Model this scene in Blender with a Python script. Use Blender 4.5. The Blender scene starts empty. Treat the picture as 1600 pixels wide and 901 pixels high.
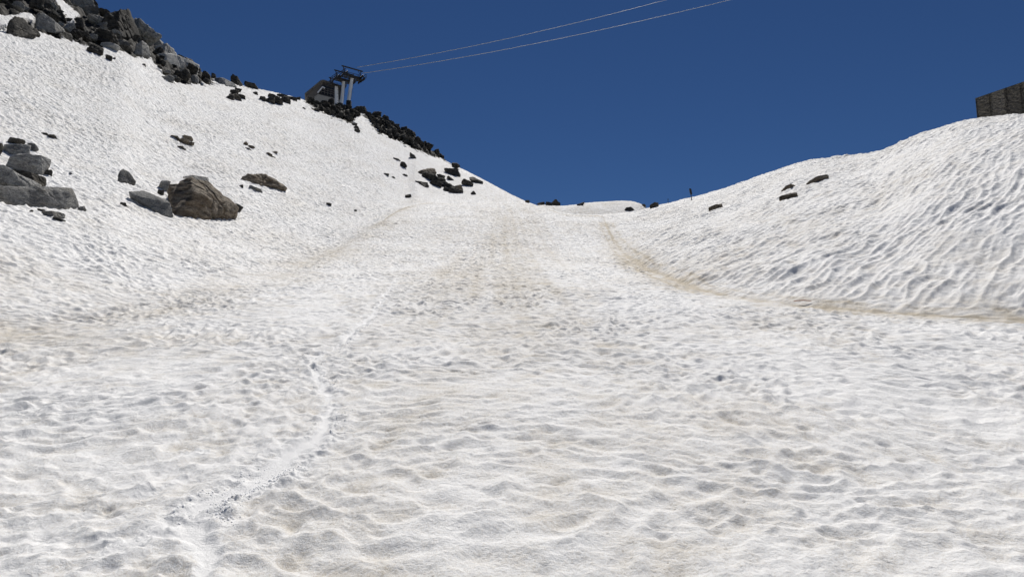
import bpy, bmesh, math, random
import numpy as np
from mathutils import Vector, Matrix

random.seed(7)
RNG = np.random.default_rng(11)
S = bpy.context.scene
C = S.collection
F32 = np.float32

# ------------------------------------------------------------------ camera
FPX, PITCH = 1142.0, math.radians(8.0)
cam_data = bpy.data.cameras.new('camera')
cam_data.sensor_width = 36.0
cam_data.lens = 36.0 * FPX / 1600.0
cam_data.clip_start, cam_data.clip_end = 0.05, 3000
cam = bpy.data.objects.new('camera', cam_data)
cam.rotation_euler = (math.radians(90) + PITCH, 0, 0)
C.objects.link(cam)
S.camera = cam
cp, sp = math.cos(PITCH), math.sin(PITCH)


def ray(px, py):
    """direction of the line of sight through a point of the 1600 x 901 picture"""
    x, y = (px - 800) / FPX, (450.5 - py) / FPX
    return np.array([x, cp - sp * y, sp + cp * y])


def azel(px, py):
    d = ray(px, py)
    return math.atan2(d[0], d[1]), d[2] / math.hypot(d[0], d[1])


# ------------------------------------------------------------------ noise
def _hash(ix, iy, seed):
    h = (ix.astype(np.int64) * 374761393 + iy.astype(np.int64) * 668265263 + seed * 974634777) & 0xFFFFFFFF
    h = ((h ^ (h >> 13)) * 1274126177) & 0xFFFFFFFF
    h = ((h ^ (h >> 16)) * 2246822519) & 0xFFFFFFFF
    return ((h ^ (h >> 15)) & 0xFFFFFF).astype(F32) * F32(1 / 16777216.0)


def perlin(x, y, seed=0):
    ix, iy = np.floor(x), np.floor(y)
    fx, fy = (x - ix).astype(F32), (y - iy).astype(F32)
    u, v = fx * fx * fx * (fx * (fx * 6 - 15) + 10), fy * fy * fy * (fy * (fy * 6 - 15) + 10)
    ix, iy = ix.astype(np.int64), iy.astype(np.int64)

    def g(a, b):
        t = _hash(ix + a, iy + b, seed) * F32(2 * math.pi)
        return np.cos(t) * (fx - a) + np.sin(t) * (fy - b)
    return ((g(0, 0) * (1 - u) + g(1, 0) * u) * (1 - v) + (g(0, 1) * (1 - u) + g(1, 1) * u) * v) * F32(1.5)


def fbm(x, y, seed=0, octs=4, gain=0.5):
    a, s, out = 1.0, 1.0, 0.0
    for k in range(octs):
        out = out + a * perlin(x * s, y * s, seed + k * 17)
        a *= gain
        s *= 2.03
    return out


def cups(x, y, seed=0, k=9.0):
    """sun-cup relief: bowls with soft ridges between them, about -0.5..0.5"""
    ix, iy = np.floor(x).astype(np.int64), np.floor(y).astype(np.int64)
    acc = np.zeros(x.shape, F32)
    for a in (-1, 0, 1):
        for b in (-1, 0, 1):
            hx = _hash(ix + a, iy + b, seed)
            hy = _hash(ix + a, iy + b, seed + 5)
            hz = _hash(ix + a, iy + b, seed + 9)
            dx = (ix + a + hx - x).astype(F32)
            dy = (iy + b + hy - y).astype(F32)
            acc += np.exp(-k * (dx * dx + dy * dy + F32(0.35) * hz))
    return np.clip(-np.log(acc + 1e-9) / k, -0.1, 0.9) - 0.3


def pits(x, y, seed):
    """scattered melt pockets of random depth, 0 (none) to -1"""
    ix, iy = np.floor(x).astype(np.int64), np.floor(y).astype(np.int64)
    acc = np.zeros(x.shape, F32)
    for a in (-1, 0, 1):
        for b in (-1, 0, 1):
            hx = _hash(ix + a, iy + b, seed)
            hy = _hash(ix + a, iy + b, seed + 5)
            hz = _hash(ix + a, iy + b, seed + 9) ** 1.3
            hw = 8 + 12 * _hash(ix + a, iy + b, seed + 13)
            dx = (ix + a + hx - x).astype(F32)
            dy = (iy + b + hy - y).astype(F32)
            acc += hz * np.exp(-hw * (dx * dx + dy * dy))
    return -acc / (1 + 0.35 * acc)


def pchip(xk, yk, x):
    xk, yk = np.asarray(xk, float), np.asarray(yk, float)
    h, d = np.diff(xk), np.diff(yk) / np.diff(xk)
    m = np.zeros(len(xk))
    for i in range(1, len(xk) - 1):
        if d[i - 1] * d[i] > 0:
            w1, w2 = 2 * h[i] + h[i - 1], h[i] + 2 * h[i - 1]
            m[i] = (w1 + w2) / (w1 / d[i - 1] + w2 / d[i])
    m[0], m[-1] = d[0], d[-1]
    x = np.clip(x, xk[0], xk[-1])
    i = np.clip(np.searchsorted(xk, x) - 1, 0, len(h) - 1)
    t = (x - xk[i]) / h[i]
    return ((2 * t**3 - 3 * t**2 + 1) * yk[i] + (t**3 - 2 * t**2 + t) * h[i] * m[i]
            + (-2 * t**3 + 3 * t**2) * yk[i + 1] + (t**3 - t**2) * h[i] * m[i + 1])


def blur(a, n, axis):
    if n < 1:
        return a
    k = np.exp(-0.5 * (np.arange(-3 * n, 3 * n + 1) / n) ** 2)
    k /= k.sum()
    pad = [(0, 0), (0, 0)]
    pad[axis] = (3 * n, 3 * n)
    p = np.pad(a, pad, mode='edge')
    out = np.zeros_like(a)
    L = a.shape[axis]
    for i, w in enumerate(k):
        out += w * (p[i:i + L, :] if axis == 0 else p[:, i:i + L])
    return out


# ------------------------------------------------------------------ the lie of the land
PY = [0, 4.1, 8.9, 17, 36, 56, 78, 84, 100, 130, 400]
PZ = [-1.7, -0.984, 0.08, 1.94, 6.66, 13.44, 20.3, 21.7, 23.2, 22.0, -20]


def piste(Y):
    Y = np.asarray(Y, float)
    return np.where(Y < 0, -1.7 + 0.12 * Y, pchip(PY, PZ, Y))


# foot of the banks on both sides of the run, and the skyline (picture x, picture y, distance)
FOOT = [(-400, 575), (0, 520), (150, 495), (250, 477), (350, 455), (450, 425), (540, 385), (590, 350), (620, 330),
        (645, 321), (700, 318.5), (830, 319.5), (860, 327), (885, 335), (940, 337), (948, 352), (955, 368), (968, 387),
        (1010, 420), (1060, 441), (1100, 455), (1200, 470), (1300, 481), (1450, 492), (1600, 502), (1950, 520)]
SKY = [(-400, -240, 118), (0, -60, 118), (100, -10, 120), (150, 14, 121), (200, 36, 122), (230, 62, 123), (300, 106, 126), (350, 127, 130),
       (400, 138.5, 138), (440, 147, 144), (490, 160, 150), (530, 166, 152), (560, 173, 152), (600, 190, 150), (640, 207, 147),
       (680, 241, 140), (700, 253, 136), (735, 270, 128), (770, 288, 116), (800, 304, 104), (830, 317, 90)]
SKY_R = [(940, 335, 66), (960, 334, 66), (985, 331.5, 68), (1010, 327, 72), (1040, 318.5, 75), (1080, 310, 76), (1150, 289, 72),
         (1200, 271, 67), (1250, 255, 62), (1300, 246, 58), (1370, 238, 52), (1400, 227, 49), (1450, 206, 47),
         (1500, 190.5, 45), (1550, 184, 43), (1600, 180, 41), (1950, 150, 37)]


def solve_piste(px, py):
    d = ray(px, py)
    t = np.linspace(2, 92, 6000)
    f = piste(t * d[1]) - t * d[2]
    i = int(np.argmax(f < 0)) if (f < 0).any() and f[0] > 0 else None
    # first crossing from "ray above ground" to "ray below ground"
    g = t * d[2] - piste(t * d[1])
    idx = np.where((g[:-1] > 0) & (g[1:] <= 0))[0]
    i = int(idx[0]) if len(idx) else int(np.argmin(np.abs(g)))
    return t[i] * math.hypot(d[0], d[1])


foot_az, foot_r = [], []
for px, py in FOOT:
    a, e = azel(px, py)
    foot_az.append(a)
    foot_r.append(solve_piste(px, py))
sky_az, sky_e, sky_r = [], [], []
for px, py, r in SKY:
    a, e = azel(px, py)
    sky_az.append(a); sky_e.append(e); sky_r.append(r)
for px, py in ((860, 326.0), (885, 334.0)):
    a, e = azel(px, py)
    sky_az.append(a); sky_e.append(e); sky_r.append(float(np.interp(a, foot_az, foot_r)) * 1.1)
for px, py, r in SKY_R:
    a, e = azel(px, py)
    sky_az.append(a); sky_e.append(e); sky_r.append(r)

# ------------------------------------------------------------------ polar mesh grid round the viewer
A_IN = math.radians(39)
az = np.concatenate([np.linspace(-math.pi, -A_IN, 90)[:-1], np.linspace(-A_IN, A_IN, 1240), np.linspace(A_IN, math.pi, 90)[1:]])
lr = np.concatenate([np.log(np.array([0.02, 0.6, 1.2, 1.8, 2.3])), np.linspace(math.log(2.7), math.log(160), 1800), np.log(np.linspace(164, 420, 60))])
rr = np.exp(lr)
NA, NR = len(az), len(rr)
AZ, R = np.meshgrid(az, rr, indexing='ij')
X, Y = R * np.sin(AZ), R * np.cos(AZ)


def base_height(az1, rr1):
    A, Rr = np.meshgrid(az1, rr1, indexing='ij')
    Yg = Rr * np.cos(A)
    zp = piste(Yg)
    rc = pchip(foot_az, foot_r, az1)
    rs = np.maximum(pchip(sky_az, sky_r, az1), rc * 1.06)
    es = pchip(sky_az, sky_e, az1)
    zc = piste(rc * np.cos(az1))
    zs = np.maximum(es * rs, zc)
    chord = (zs - zc) / (rs - rc)
    px1 = 800 + np.tan(np.clip(az1, -1.3, 1.3)) * FPX * 1.0
    side = np.interp(px1, [500, 640, 900, 960], [0, 0.5, 0.5, 1])       # 0: wide left slope, 1: steep right bank
    m0 = np.where(side < 0.5, chord * 0.52, chord * (0.72 + 0.32 * (side - 0.5) * 2))
    m1 = es
    h = (rs - rc)[:, None]
    t = np.clip((Rr - rc[:, None]) / h, 0, 1)
    z = ((2 * t**3 - 3 * t**2 + 1) * zc[:, None] + (t**3 - 2 * t**2 + t) * h * m0[:, None]
         + (-2 * t**3 + 3 * t**2) * zs[:, None] + (t**3 - t**2) * h * m1[:, None])
    q = np.maximum(Rr - rs[:, None], 0)
    k = 0.010
    qe = np.minimum(q, (es[:, None] + 0.35) / (2 * k))
    zb = zs[:, None] + es[:, None] * qe - k * qe * qe - 0.35 * (q - qe)
    z = np.where(Rr <= rc[:, None], zp, np.where(Rr <= rs[:, None], z, zb))
    # fade everything behind the viewer into the open slope
    back = np.clip((np.abs(A) - 1.0) / 0.6, 0, 1)
    back = back * back * (3 - 2 * back)
    z = z * (1 - back) + piste(Yg) * back
    return z, rc, rs


Z, RC, RS = base_height(az, rr)
# low snow mound beyond the lip of the run
mk = [(800, 345), (835, 321), (845, 319), (880, 322), (900, 319.5), (918, 316.5), (940, 315), (980, 313), (1000, 317), (1015, 326), (1030, 345)]
ma = [azel(*p)[0] for p in mk]
me = [azel(*p)[1] for p in mk]
em = np.interp(az, ma, me, left=0.0, right=0.0)
em = np.convolve(np.pad(em, 6, mode='edge'), np.ones(13) / 13, mode='valid')
RM = 104.0
zm = em[:, None] * RM - 0.02 * (R - RM) ** 2 + em[:, None] * (R - RM)
inm = (em > 0.1)[:, None] & (np.abs(R - RM) < 26)
Z = np.where(inm, np.maximum(Z, zm), Z)
Z = blur(blur(Z, 4, 1), 5, 0)
E_GRID = Z / R


def ground(x, y):
    a, r = math.atan2(x, y), math.hypot(x, y)
    i, j = np.interp(a, az, np.arange(NA)), np.interp(math.log(max(r, .03)), lr, np.arange(NR))
    i0, j0 = min(int(i), NA - 2), min(int(j), NR - 2)
    u, v = i - i0, j - j0
    return float((Z[i0, j0] * (1 - u) + Z[i0 + 1, j0] * u) * (1 - v) + (Z[i0, j0 + 1] * (1 - u) + Z[i0 + 1, j0 + 1] * u) * v)


def hit(px, py, extra=0.0):
    """point of the land seen at a place of the picture (clamped to the skyline)"""
    a, e = azel(px, py)
    i = int(np.clip(round(float(np.interp(a, az, np.arange(NA)))), 0, NA - 1))
    col = E_GRID[i]
    j0 = int(np.searchsorted(rr, 2.8))
    idx = np.where(col[j0:] >= e)[0]
    if len(idx):
        r = rr[j0 + idx[0]]
    else:
        m = rr < 160
        r = rr[m][int(np.argmax(np.where(rr[m] > 3, col[m], -9)))]
    r += extra
    x, y = r * math.sin(a), r * math.cos(a)
    return np.array([x, y, ground(x, y)]), r


# ------------------------------------------------------------------ relief, dust and bare scree
def poly_mask(poly, PX, PY_, soft=0):
    inside = np.zeros(PX.shape, bool)
    n = len(poly)
    for i in range(n):
        x1, y1 = poly[i]
        x2, y2 = poly[(i + 1) % n]
        if y1 == y2:
            continue
        c = ((y1 > PY_) != (y2 > PY_)) & (PX < (x2 - x1) * (PY_ - y1) / (y2 - y1) + x1)
        inside ^= c
    return inside


depth = Y * cp + Z * sp
ok = depth > 0.5
dsafe = np.where(ok, depth, 1)
PXG = np.where(ok, 800 + FPX * X / dsafe, -9999)
PYG = np.where(ok, 450.5 - FPX * (Z * cp - Y * sp) / dsafe, 9999)

xf, yf = X.astype(F32), Y.astype(F32)
lrc = R - RC[:, None]
bank_r = np.clip((PXG - 930) / 90, 0, 1) * np.clip(lrc / 1.4, 0, 1)
bank_l = np.clip((700 - PXG) / 120, 0, 1) * np.clip(lrc / 6.0, 0, 1)
wx = xf + 0.06 * perlin(xf * 2.1, yf * 2.1, 3) + 0.5 * perlin(xf * .4, yf * .4, 4)
wy = yf + 0.06 * perlin(xf * 2.1, yf * 2.1, 5) + 0.5 * perlin(xf * .4, yf * .4, 6)
amp = 0.75 + 0.55 * perlin(xf * 0.3, yf * 0.3, 31)
c1 = cups(wx / 0.20, wy / 0.20, 1, 6.5)
pit = pits(wx / 0.19 + 5, wy / 0.19 + 2, 301) + .6 * pits(wx / 0.36 + 1, wy / 0.36 + 2, 311)
c2 = cups(wx / 0.115 + 7, wy / 0.115, 2, 9.0)
pit = -np.clip(-pit, 0, 9) / (1 + 0.30 * np.clip(-pit, 0, 9) ** 2)
big = fbm(xf * 0.55, yf * 0.55, 40, 3)
fine = fbm(xf * 6.5, yf * 6.5, 50, 3)
relief = amp * (0.056 * c1 + 0.015 * c2 + 0.042 * pit) * np.clip(1.0 + (R - 4) / 16, 1.0, 1.9) + 0.032 * big + 0.007 * fine + 0.003 * perlin(xf * 24, yf * 24, 57)
# fluted bank on the right: furrows that follow the fall line
th = math.radians(38)
fu = (xf * math.cos(th) + yf * math.sin(th))
fv = (-xf * math.sin(th) + yf * math.cos(th))
fw = fv + 0.12 * perlin(fu * .9, fv * .9, 8) + 0.35 * perlin(fu * .22, fv * .22, 12)
fl = cups(fw / 0.21, (fu + 0.15 * perlin(fu, fv * 1.7, 15)) / 1.0, 21, 12.0)
fl2 = cups(fw / 0.14 + 3, fu / 0.55, 23, 11.0)
flute = 0.155 * fl * np.clip(0.8 + 0.9 * perlin(xf * .3, yf * .3, 71), .25, 1.6) + 0.055 * fl2 * np.clip(1 + 1.2 * perlin(xf * .4, yf * .4, 72), .2, 2) + 0.05 * pit + 0.12 * fbm(xf * .35, yf * .35, 75, 2)
# wide slope on the left: cups a little larger and deeper
lc = cups((wx + .25 * wy) / 0.40, wy / 0.25, 61, 10.0)
left = (0.125 + .0022 * np.clip(R - 20, 0, 70)) * lc * (0.85 + 0.4 * perlin(xf * .12, yf * .12, 63)) + 0.05 * c2 + 0.05 * fbm(xf * .13, yf * .13, 65, 2)
disp = relief * (1 - bank_r) * (1 - bank_l) + flute * bank_r + left * bank_l
far_out = np.clip((R - 3000) / 1, 0, 1)

# bare rocky ground
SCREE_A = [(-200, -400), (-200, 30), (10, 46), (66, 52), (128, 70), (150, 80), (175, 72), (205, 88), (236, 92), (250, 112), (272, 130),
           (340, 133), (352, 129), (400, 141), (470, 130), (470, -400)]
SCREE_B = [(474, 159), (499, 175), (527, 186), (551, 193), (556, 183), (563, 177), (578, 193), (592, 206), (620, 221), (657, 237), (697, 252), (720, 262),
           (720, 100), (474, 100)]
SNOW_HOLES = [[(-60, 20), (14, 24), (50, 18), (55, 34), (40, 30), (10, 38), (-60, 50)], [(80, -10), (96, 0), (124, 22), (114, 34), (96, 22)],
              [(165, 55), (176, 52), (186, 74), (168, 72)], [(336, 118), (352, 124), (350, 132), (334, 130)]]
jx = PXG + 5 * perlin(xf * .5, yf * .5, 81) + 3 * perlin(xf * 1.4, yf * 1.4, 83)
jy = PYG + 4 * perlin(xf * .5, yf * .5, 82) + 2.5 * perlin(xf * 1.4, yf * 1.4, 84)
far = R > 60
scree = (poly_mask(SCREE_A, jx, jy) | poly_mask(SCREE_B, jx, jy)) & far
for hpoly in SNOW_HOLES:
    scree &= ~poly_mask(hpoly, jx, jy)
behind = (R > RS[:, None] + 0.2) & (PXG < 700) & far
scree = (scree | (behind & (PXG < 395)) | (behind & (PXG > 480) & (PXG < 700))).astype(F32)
crag = -1.5 * cups((xf + .4 * perlin(xf, yf, 95)) / 1.9, (yf + .4 * perlin(xf, yf, 96)) / 2.3, 93, 30) - 0.8 * cups(xf / .85, yf / 1.0, 97, 30)
disp = disp * (1 - 0.6 * scree) + scree * (crag + 0.5 * fbm(xf * .45, yf * .45, 91, 3, .55) - 0.35)

# dust: blown dirt on the old snow, thickest along the feet of the banks
dn = fbm(xf * .32, yf * .16, 101, 4)
dn2 = fbm(xf * 1.6, yf * 1.6, 111, 3)
onm = np.where(inm & (R > 78), np.clip((em[:, None] - 0.2) * 40, 0, 1), 0)
trk = perlin(xf * 2.6 + .06 * yf, yf * .05, 161) * np.exp(-((xf - .3) / 4.0) ** 2) * np.clip((R - 10) / 10, 0, 1)
dust = 0.18 + 0.17 * dn + 0.14 * dn2 + 0.14 * onm + 0.22 * trk + 0.30 * np.exp(-((xf + .5) / 2.4) ** 2) * np.clip((R - 6) / 8, 0, 1) * np.clip((75 - R) / 20, 0, 1)


def line_dist(pts, sel_):
    xs_, ys_ = X[sel_], Y[sel_]
    best_ = np.full(xs_.shape, 1e9)
    sd_ = np.zeros(xs_.shape)
    for (ax_, ay_), (bx_, by_) in zip(pts[:-1], pts[1:]):
        L2 = (bx_ - ax_) ** 2 + (by_ - ay_) ** 2 + 1e-9
        t_ = np.clip(((xs_ - ax_) * (bx_ - ax_) + (ys_ - ay_) * (by_ - ay_)) / L2, 0, 1)
        d_ = np.hypot(xs_ - (ax_ + t_ * (bx_ - ax_)), ys_ - (ay_ + t_ * (by_ - ay_)))
        m_ = d_ < best_
        best_ = np.where(m_, d_, best_)
        cr = (bx_ - ax_) * (ys_ - ay_) - (by_ - ay_) * (xs_ - ax_)
        sd_ = np.where(m_, np.sign(cr), sd_)
    out = np.full(X.shape, 1e3)
    out[sel_] = best_ * sd_
    return out


fa = np.linspace(azel(946, 340)[0], azel(1950, 520)[0], 140)
fr = pchip(foot_az, foot_r, fa)
dR = line_dist(list(zip(fr * np.sin(fa), fr * np.cos(fa))), np.where((PXG > 900) & (R < 85) & (R > 8)))
fa = np.linspace(azel(-300, 560)[0], azel(640, 321)[0], 90)
fr = pchip(foot_az, foot_r, fa)
dL = line_dist(list(zip(fr * np.sin(fa), fr * np.cos(fa))), np.where((PXG < 700) & (PXG > -900) & (R < 95) & (R > 7)))
jr_ = dR + 0.10 * perlin(xf * .6, yf * .6, 123) + 0.05 * perlin(xf * 3, yf * 3, 124)
wob = np.clip(1.0 + 0.5 * perlin(xf * .25, yf * .25, 127) + 0.3 * dn2, .55, 1.5)
lineR = (0.50 * np.exp(-((jr_ + .12) / np.interp(PXG, [1000, 1300], [.8, .5])) ** 2) + 0.45 * np.exp(-((jr_ - .05) / .10) ** 2) + 0.35 * np.exp(-((jr_ + .38) / .07) ** 2)
         + 0.30 * np.exp(-((jr_ - .5) / .08) ** 2)) * wob * np.interp(PXG, [930, 1000, 1320, 1650], [.55, 1.1, 1.0, .75])
grv = np.exp(-(jr_ / .28) ** 2) + .6 * np.exp(-((jr_ + .38) / .10) ** 2)
disp = disp * (1 - .45 * np.clip(grv, 0, 1)) - 0.04 * grv * np.interp(PXG, [1250, 1500], [1, .3])
lineL = np.exp(-((dL + 0.5 * perlin(xf * .3, yf * .3, 121)) / 1.3) ** 2) * np.clip(.7 + .8 * perlin(xf * .2, yf * .2, 129), 0.1, 1.4)
lineC = np.exp(-((lrc) / 1.3) ** 2) * (PXG > 600) * (PXG < 960)
dust += 0.34 * lineL + 0.95 * lineR + 0.45 * lineC * (R < 90)
for (bx, by, sx, sy, k) in ((700, 430, 2.0, 5, .16), (500, 400, 3, 4, .25), (80, 440, 2.5, 2, .22), (250, 530, 2.5, 1.2, .22), (660, 640, 1.0, 1.6, .12),
                            (1090, 650, 1.2, 1.0, .12), (1000, 395, 1.5, 4, .20), (450, 830, .6, .8, .12), (1150, 400, 2.0, 4, .22)):
    p, _ = hit(bx, by)
    dust += k * np.exp(-((X - p[0]) / sx) ** 2 - ((Y - p[1]) / sy) ** 2)
for (bx, by, sx, sy, k) in ((980, 480, 1.5, 3, .22), (620, 540, 1.2, 3, .15), (1300, 570, 2, 2, .2), (150, 620, 2, 1.6, .12)):
    p, _ = hit(bx, by)
    dust -= k * np.exp(-((X - p[0]) / sx) ** 2 - ((Y - p[1]) / sy) ** 2)
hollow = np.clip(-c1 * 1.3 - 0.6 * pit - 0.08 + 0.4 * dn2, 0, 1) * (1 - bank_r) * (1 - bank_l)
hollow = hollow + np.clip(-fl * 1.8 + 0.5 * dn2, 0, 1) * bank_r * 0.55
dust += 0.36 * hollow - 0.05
dust = np.clip(dust, 0, 1)

# ski and boot track: a shallow groove with thrown-up crumbs
TRACK = [(318, 960), (322, 900), (318, 850), (315, 800), (330, 778), (385, 757), (440, 728), (482, 692), (508, 666), (520, 634), (502, 598), (484, 574),
         (490, 560), (524, 545), (545, 522), (582, 492), (597, 468), (610, 448), (622, 433), (613, 421), (622, 402), (640, 380)]
tw = np.array([hit(*p)[0] for p in TRACK])
sel = np.where((R < 45) & (np.abs(AZ) < 0.5))
xs, ys = X[sel], Y[sel]
xs = xs + 0.035 * perlin(xs * 7, ys * 7, 131) + 0.10 * perlin(xs * 1.7, ys * 1.7, 133)
best = np.full(xs.shape, 1e9)
side = np.zeros(xs.shape)
along = np.zeros(xs.shape)
acc = 0.0
for i in range(len(tw) - 1):
    ax_, ay_ = tw[i, :2]
    bx_, by_ = tw[i + 1, :2]
    L2 = (bx_ - ax_) ** 2 + (by_ - ay_) ** 2
    t = np.clip(((xs - ax_) * (bx_ - ax_) + (ys - ay_) * (by_ - ay_)) / L2, 0, 1)
    ddx, ddy = xs - (ax_ + t * (bx_ - ax_)), ys - (ay_ + t * (by_ - ay_))
    dd = np.hypot(ddx, ddy)
    m = dd < best
    best = np.where(m, dd, best)
    side = np.where(m, np.sign(ddx), side)
    along = np.where(m, acc + t * math.sqrt(L2), along)
    acc += math.sqrt(L2)
wid = 0.068 + 0.045 * perlin(along * 1.1, along * 0 + .5, 141) + 0.05 * np.exp(-((along - 2.4) / .8) ** 2)
fade = np.clip(1.25 - (along - 6) / 18, 0.3, 1) * np.where(along > 4.5, np.clip(0.95 + 1.3 * perlin(along * .8, along * 0 + 3.3, 143), 0, 1), 1)
wid = wid * np.interp(along, [1.0, 3.2, 6, 14], [1, .95, .62, .62])
groove = np.clip(1.25 - best / wid, 0, 1) * fade
groove = groove * groove * (3 - 2 * groove)
rim = fade * np.clip((along - .9) / .5, .15, 1) * np.exp(-((best - wid * 1.7) / (wid * 0.75)) ** 2) * np.where(side > 0, 1.0, 0.55)
lump = np.clip(cups(xs / 0.055, ys / 0.055, 151, 10) * -2.2 + .25, 0, 1) * np.clip(0.55 + 1.1 * perlin(along * .9, best * 3, 153), 0.0, 1.4)
d_sel = disp[sel] * (1 - 0.92 * groove) - 0.022 * groove + 0.030 * rim * lump * np.clip((along - 1.2) / .3, .3, 1)
disp[sel] = d_sel
dust[sel] = dust[sel] * (1 - np.clip(groove * 1.1 + rim * 0.55, 0, 1)) - 0.7 * groove - 0.2 * rim
# a few boot dents with clean broken snow beside the track
for (bx, by, rad) in ((195, 858, .085), (165, 842, .05), (270, 818, .075), (245, 835, .05), (296, 706, .07), (318, 703, .04), (222, 768, .06), (140, 800, .045), (285, 745, .04)):
    p, _ = hit(bx, by)
    m_ = np.where((np.abs(X - p[0]) < .5) & (np.abs(Y - p[1]) < .5))
    qx, qy = X[m_] - p[0], Y[m_] - p[1]
    qd = np.hypot(qx, qy * .7) * (1 + .35 * perlin(qx * 16 + bx, qy * 16, 171)) / rad
    cl_ = np.clip(cups(X[m_] / .035, Y[m_] / .035, 173, 9) * -2 + .3, 0, 1)
    disp[m_] += -0.016 * np.exp(-qd ** 2) + 0.014 * np.exp(-((qd - 1.35) / .35) ** 2) * np.clip(qy / rad, 0, 1) * (.5 + cl_)
    dust[m_] -= 0.45 * np.exp(-(qd / 1.3) ** 2)
ZS = Z + disp

# ------------------------------------------------------------------ materials
def mat(name):
    m = bpy.data.materials.new(name)
    m.use_nodes = True
    nt = m.node_tree
    b = nt.nodes['Principled BSDF']
    return m, nt, b


def N(nt, kind, **kw):
    n = nt.nodes.new(kind)
    for k, v in kw.items():
        if k in n.inputs:
            n.inputs[k].default_value = v
        else:
            setattr(n, k, v)
    return n


def mixc(nt, fac, a, b, mode='MIX'):
    n = nt.nodes.new('ShaderNodeMix')
    n.data_type = 'RGBA'
    n.blend_type = mode
    for s, v in ((n.inputs[0], fac), (n.inputs[6], a), (n.inputs[7], b)):
        if hasattr(v, 'is_linked'):
            nt.links.new(v, s)
        else:
            s.default_value = v
    return n.outputs[2]


def ramp(nt, src, lo, hi, a=0.0, b=1.0):
    n = nt.nodes.new('ShaderNodeMapRange')
    n.inputs['From Min'].default_value, n.inputs['From Max'].default_value = lo, hi
    n.inputs['To Min'].default_value, n.inputs['To Max'].default_value = a, b
    nt.links.new(src, n.inputs['Value'])
    return n.outputs['Result']


def math_n(nt, op, a, b):
    n = nt.nodes.new('ShaderNodeMath')
    n.operation = op
    for s, v in zip(n.inputs, (a, b)):
        if hasattr(v, 'is_linked'):
            nt.links.new(v, s)
        else:
            s.default_value = v
    return n.outputs[0]


def snow_material():
    m, nt, b = mat('old_snow')
    L = nt.links
    tc = N(nt, 'ShaderNodeTexCoord')
    at = N(nt, 'ShaderNodeAttribute', attribute_name='dust')
    sc = N(nt, 'ShaderNodeAttribute', attribute_name='scree')
    n1 = N(nt, 'ShaderNodeTexNoise', Scale=45.0, Detail=5.0, Roughness=0.75)
    n2 = N(nt, 'ShaderNodeTexNoise', Scale=4.2, Detail=6.0, Roughness=0.7)
    n3 = N(nt, 'ShaderNodeTexNoise', Scale=170.0, Detail=2.0, Roughness=0.7)
    for n in (n1, n2, n3):
        L.new(tc.outputs['Object'], n.inputs['Vector'])
    g = math_n(nt, 'ADD', at.outputs['Fac'], ramp(nt, n1.outputs['Fac'], .3, .7, -.34, .34))
    g = math_n(nt, 'ADD', g, ramp(nt, n2.outputs['Fac'], .3, .7, -.12, .12))
    g = math_n(nt, 'ADD', g, ramp(nt, n3.outputs['Fac'], .3, .7, -.26, .26))
    f = ramp(nt, g, 0.05, 1.05)
    snow = mixc(nt, f, (0.885, 0.882, 0.87, 1), (0.53, 0.465, 0.36, 1))
    vo = N(nt, 'ShaderNodeTexVoronoi', Scale=26.0)
    L.new(tc.outputs['Object'], vo.inputs['Vector'])
    sx = N(nt, 'ShaderNodeSeparateColor')
    L.new(vo.outputs['Color'], sx.inputs[0])
    spk = math_n(nt, 'MULTIPLY', ramp(nt, vo.outputs['Distance'], .26, .14), ramp(nt, sx.outputs[0], .80, .95, 0, .75))
    spk = math_n(nt, 'MULTIPLY', spk, ramp(nt, at.outputs['Fac'], .1, .45))
    snow = mixc(nt, spk, snow, (0.22, 0.185, 0.14, 1))
    n4 = N(nt, 'ShaderNodeTexNoise', Scale=1.3, Detail=8.0, Roughness=0.7)
    L.new(tc.outputs['Object'], n4.inputs['Vector'])
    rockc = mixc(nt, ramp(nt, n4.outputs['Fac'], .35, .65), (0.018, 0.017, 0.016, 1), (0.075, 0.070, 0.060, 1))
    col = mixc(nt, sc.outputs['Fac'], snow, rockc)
    L.new(col, b.inputs['Base Color'])
    b.inputs['Roughness'].default_value = 0.75
    b.inputs['Specular IOR Level'].default_value = 0.05
    bp = N(nt, 'ShaderNodeBump', Strength=0.9, Distance=0.016)
    L.new(math_n(nt, 'ADD', n1.outputs['Fac'], math_n(nt, 'MULTIPLY', n3.outputs['Fac'], 0.35)), bp.inputs['Height'])
    bp2 = N(nt, 'ShaderNodeBump', Strength=0.8, Distance=0.05)
    ca = N(nt, 'ShaderNodeAttribute', attribute_name='coarse')
    nb = N(nt, 'ShaderNodeTexNoise', Scale=5.0, Detail=3.0, Roughness=0.6)
    L.new(tc.outputs['Object'], nb.inputs['Vector'])
    hb = math_n(nt, 'ADD', math_n(nt, 'MULTIPLY', n2.outputs['Fac'], 0.5), math_n(nt, 'MULTIPLY', nb.outputs['Fac'], math_n(nt, 'MULTIPLY', ca.outputs['Fac'], 5.0)))
    L.new(hb, bp2.inputs['Height'])
    L.new(bp2.outputs['Normal'], bp.inputs['Normal'])
    L.new(bp.outputs['Normal'], b.inputs['Normal'])
    return m


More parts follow.
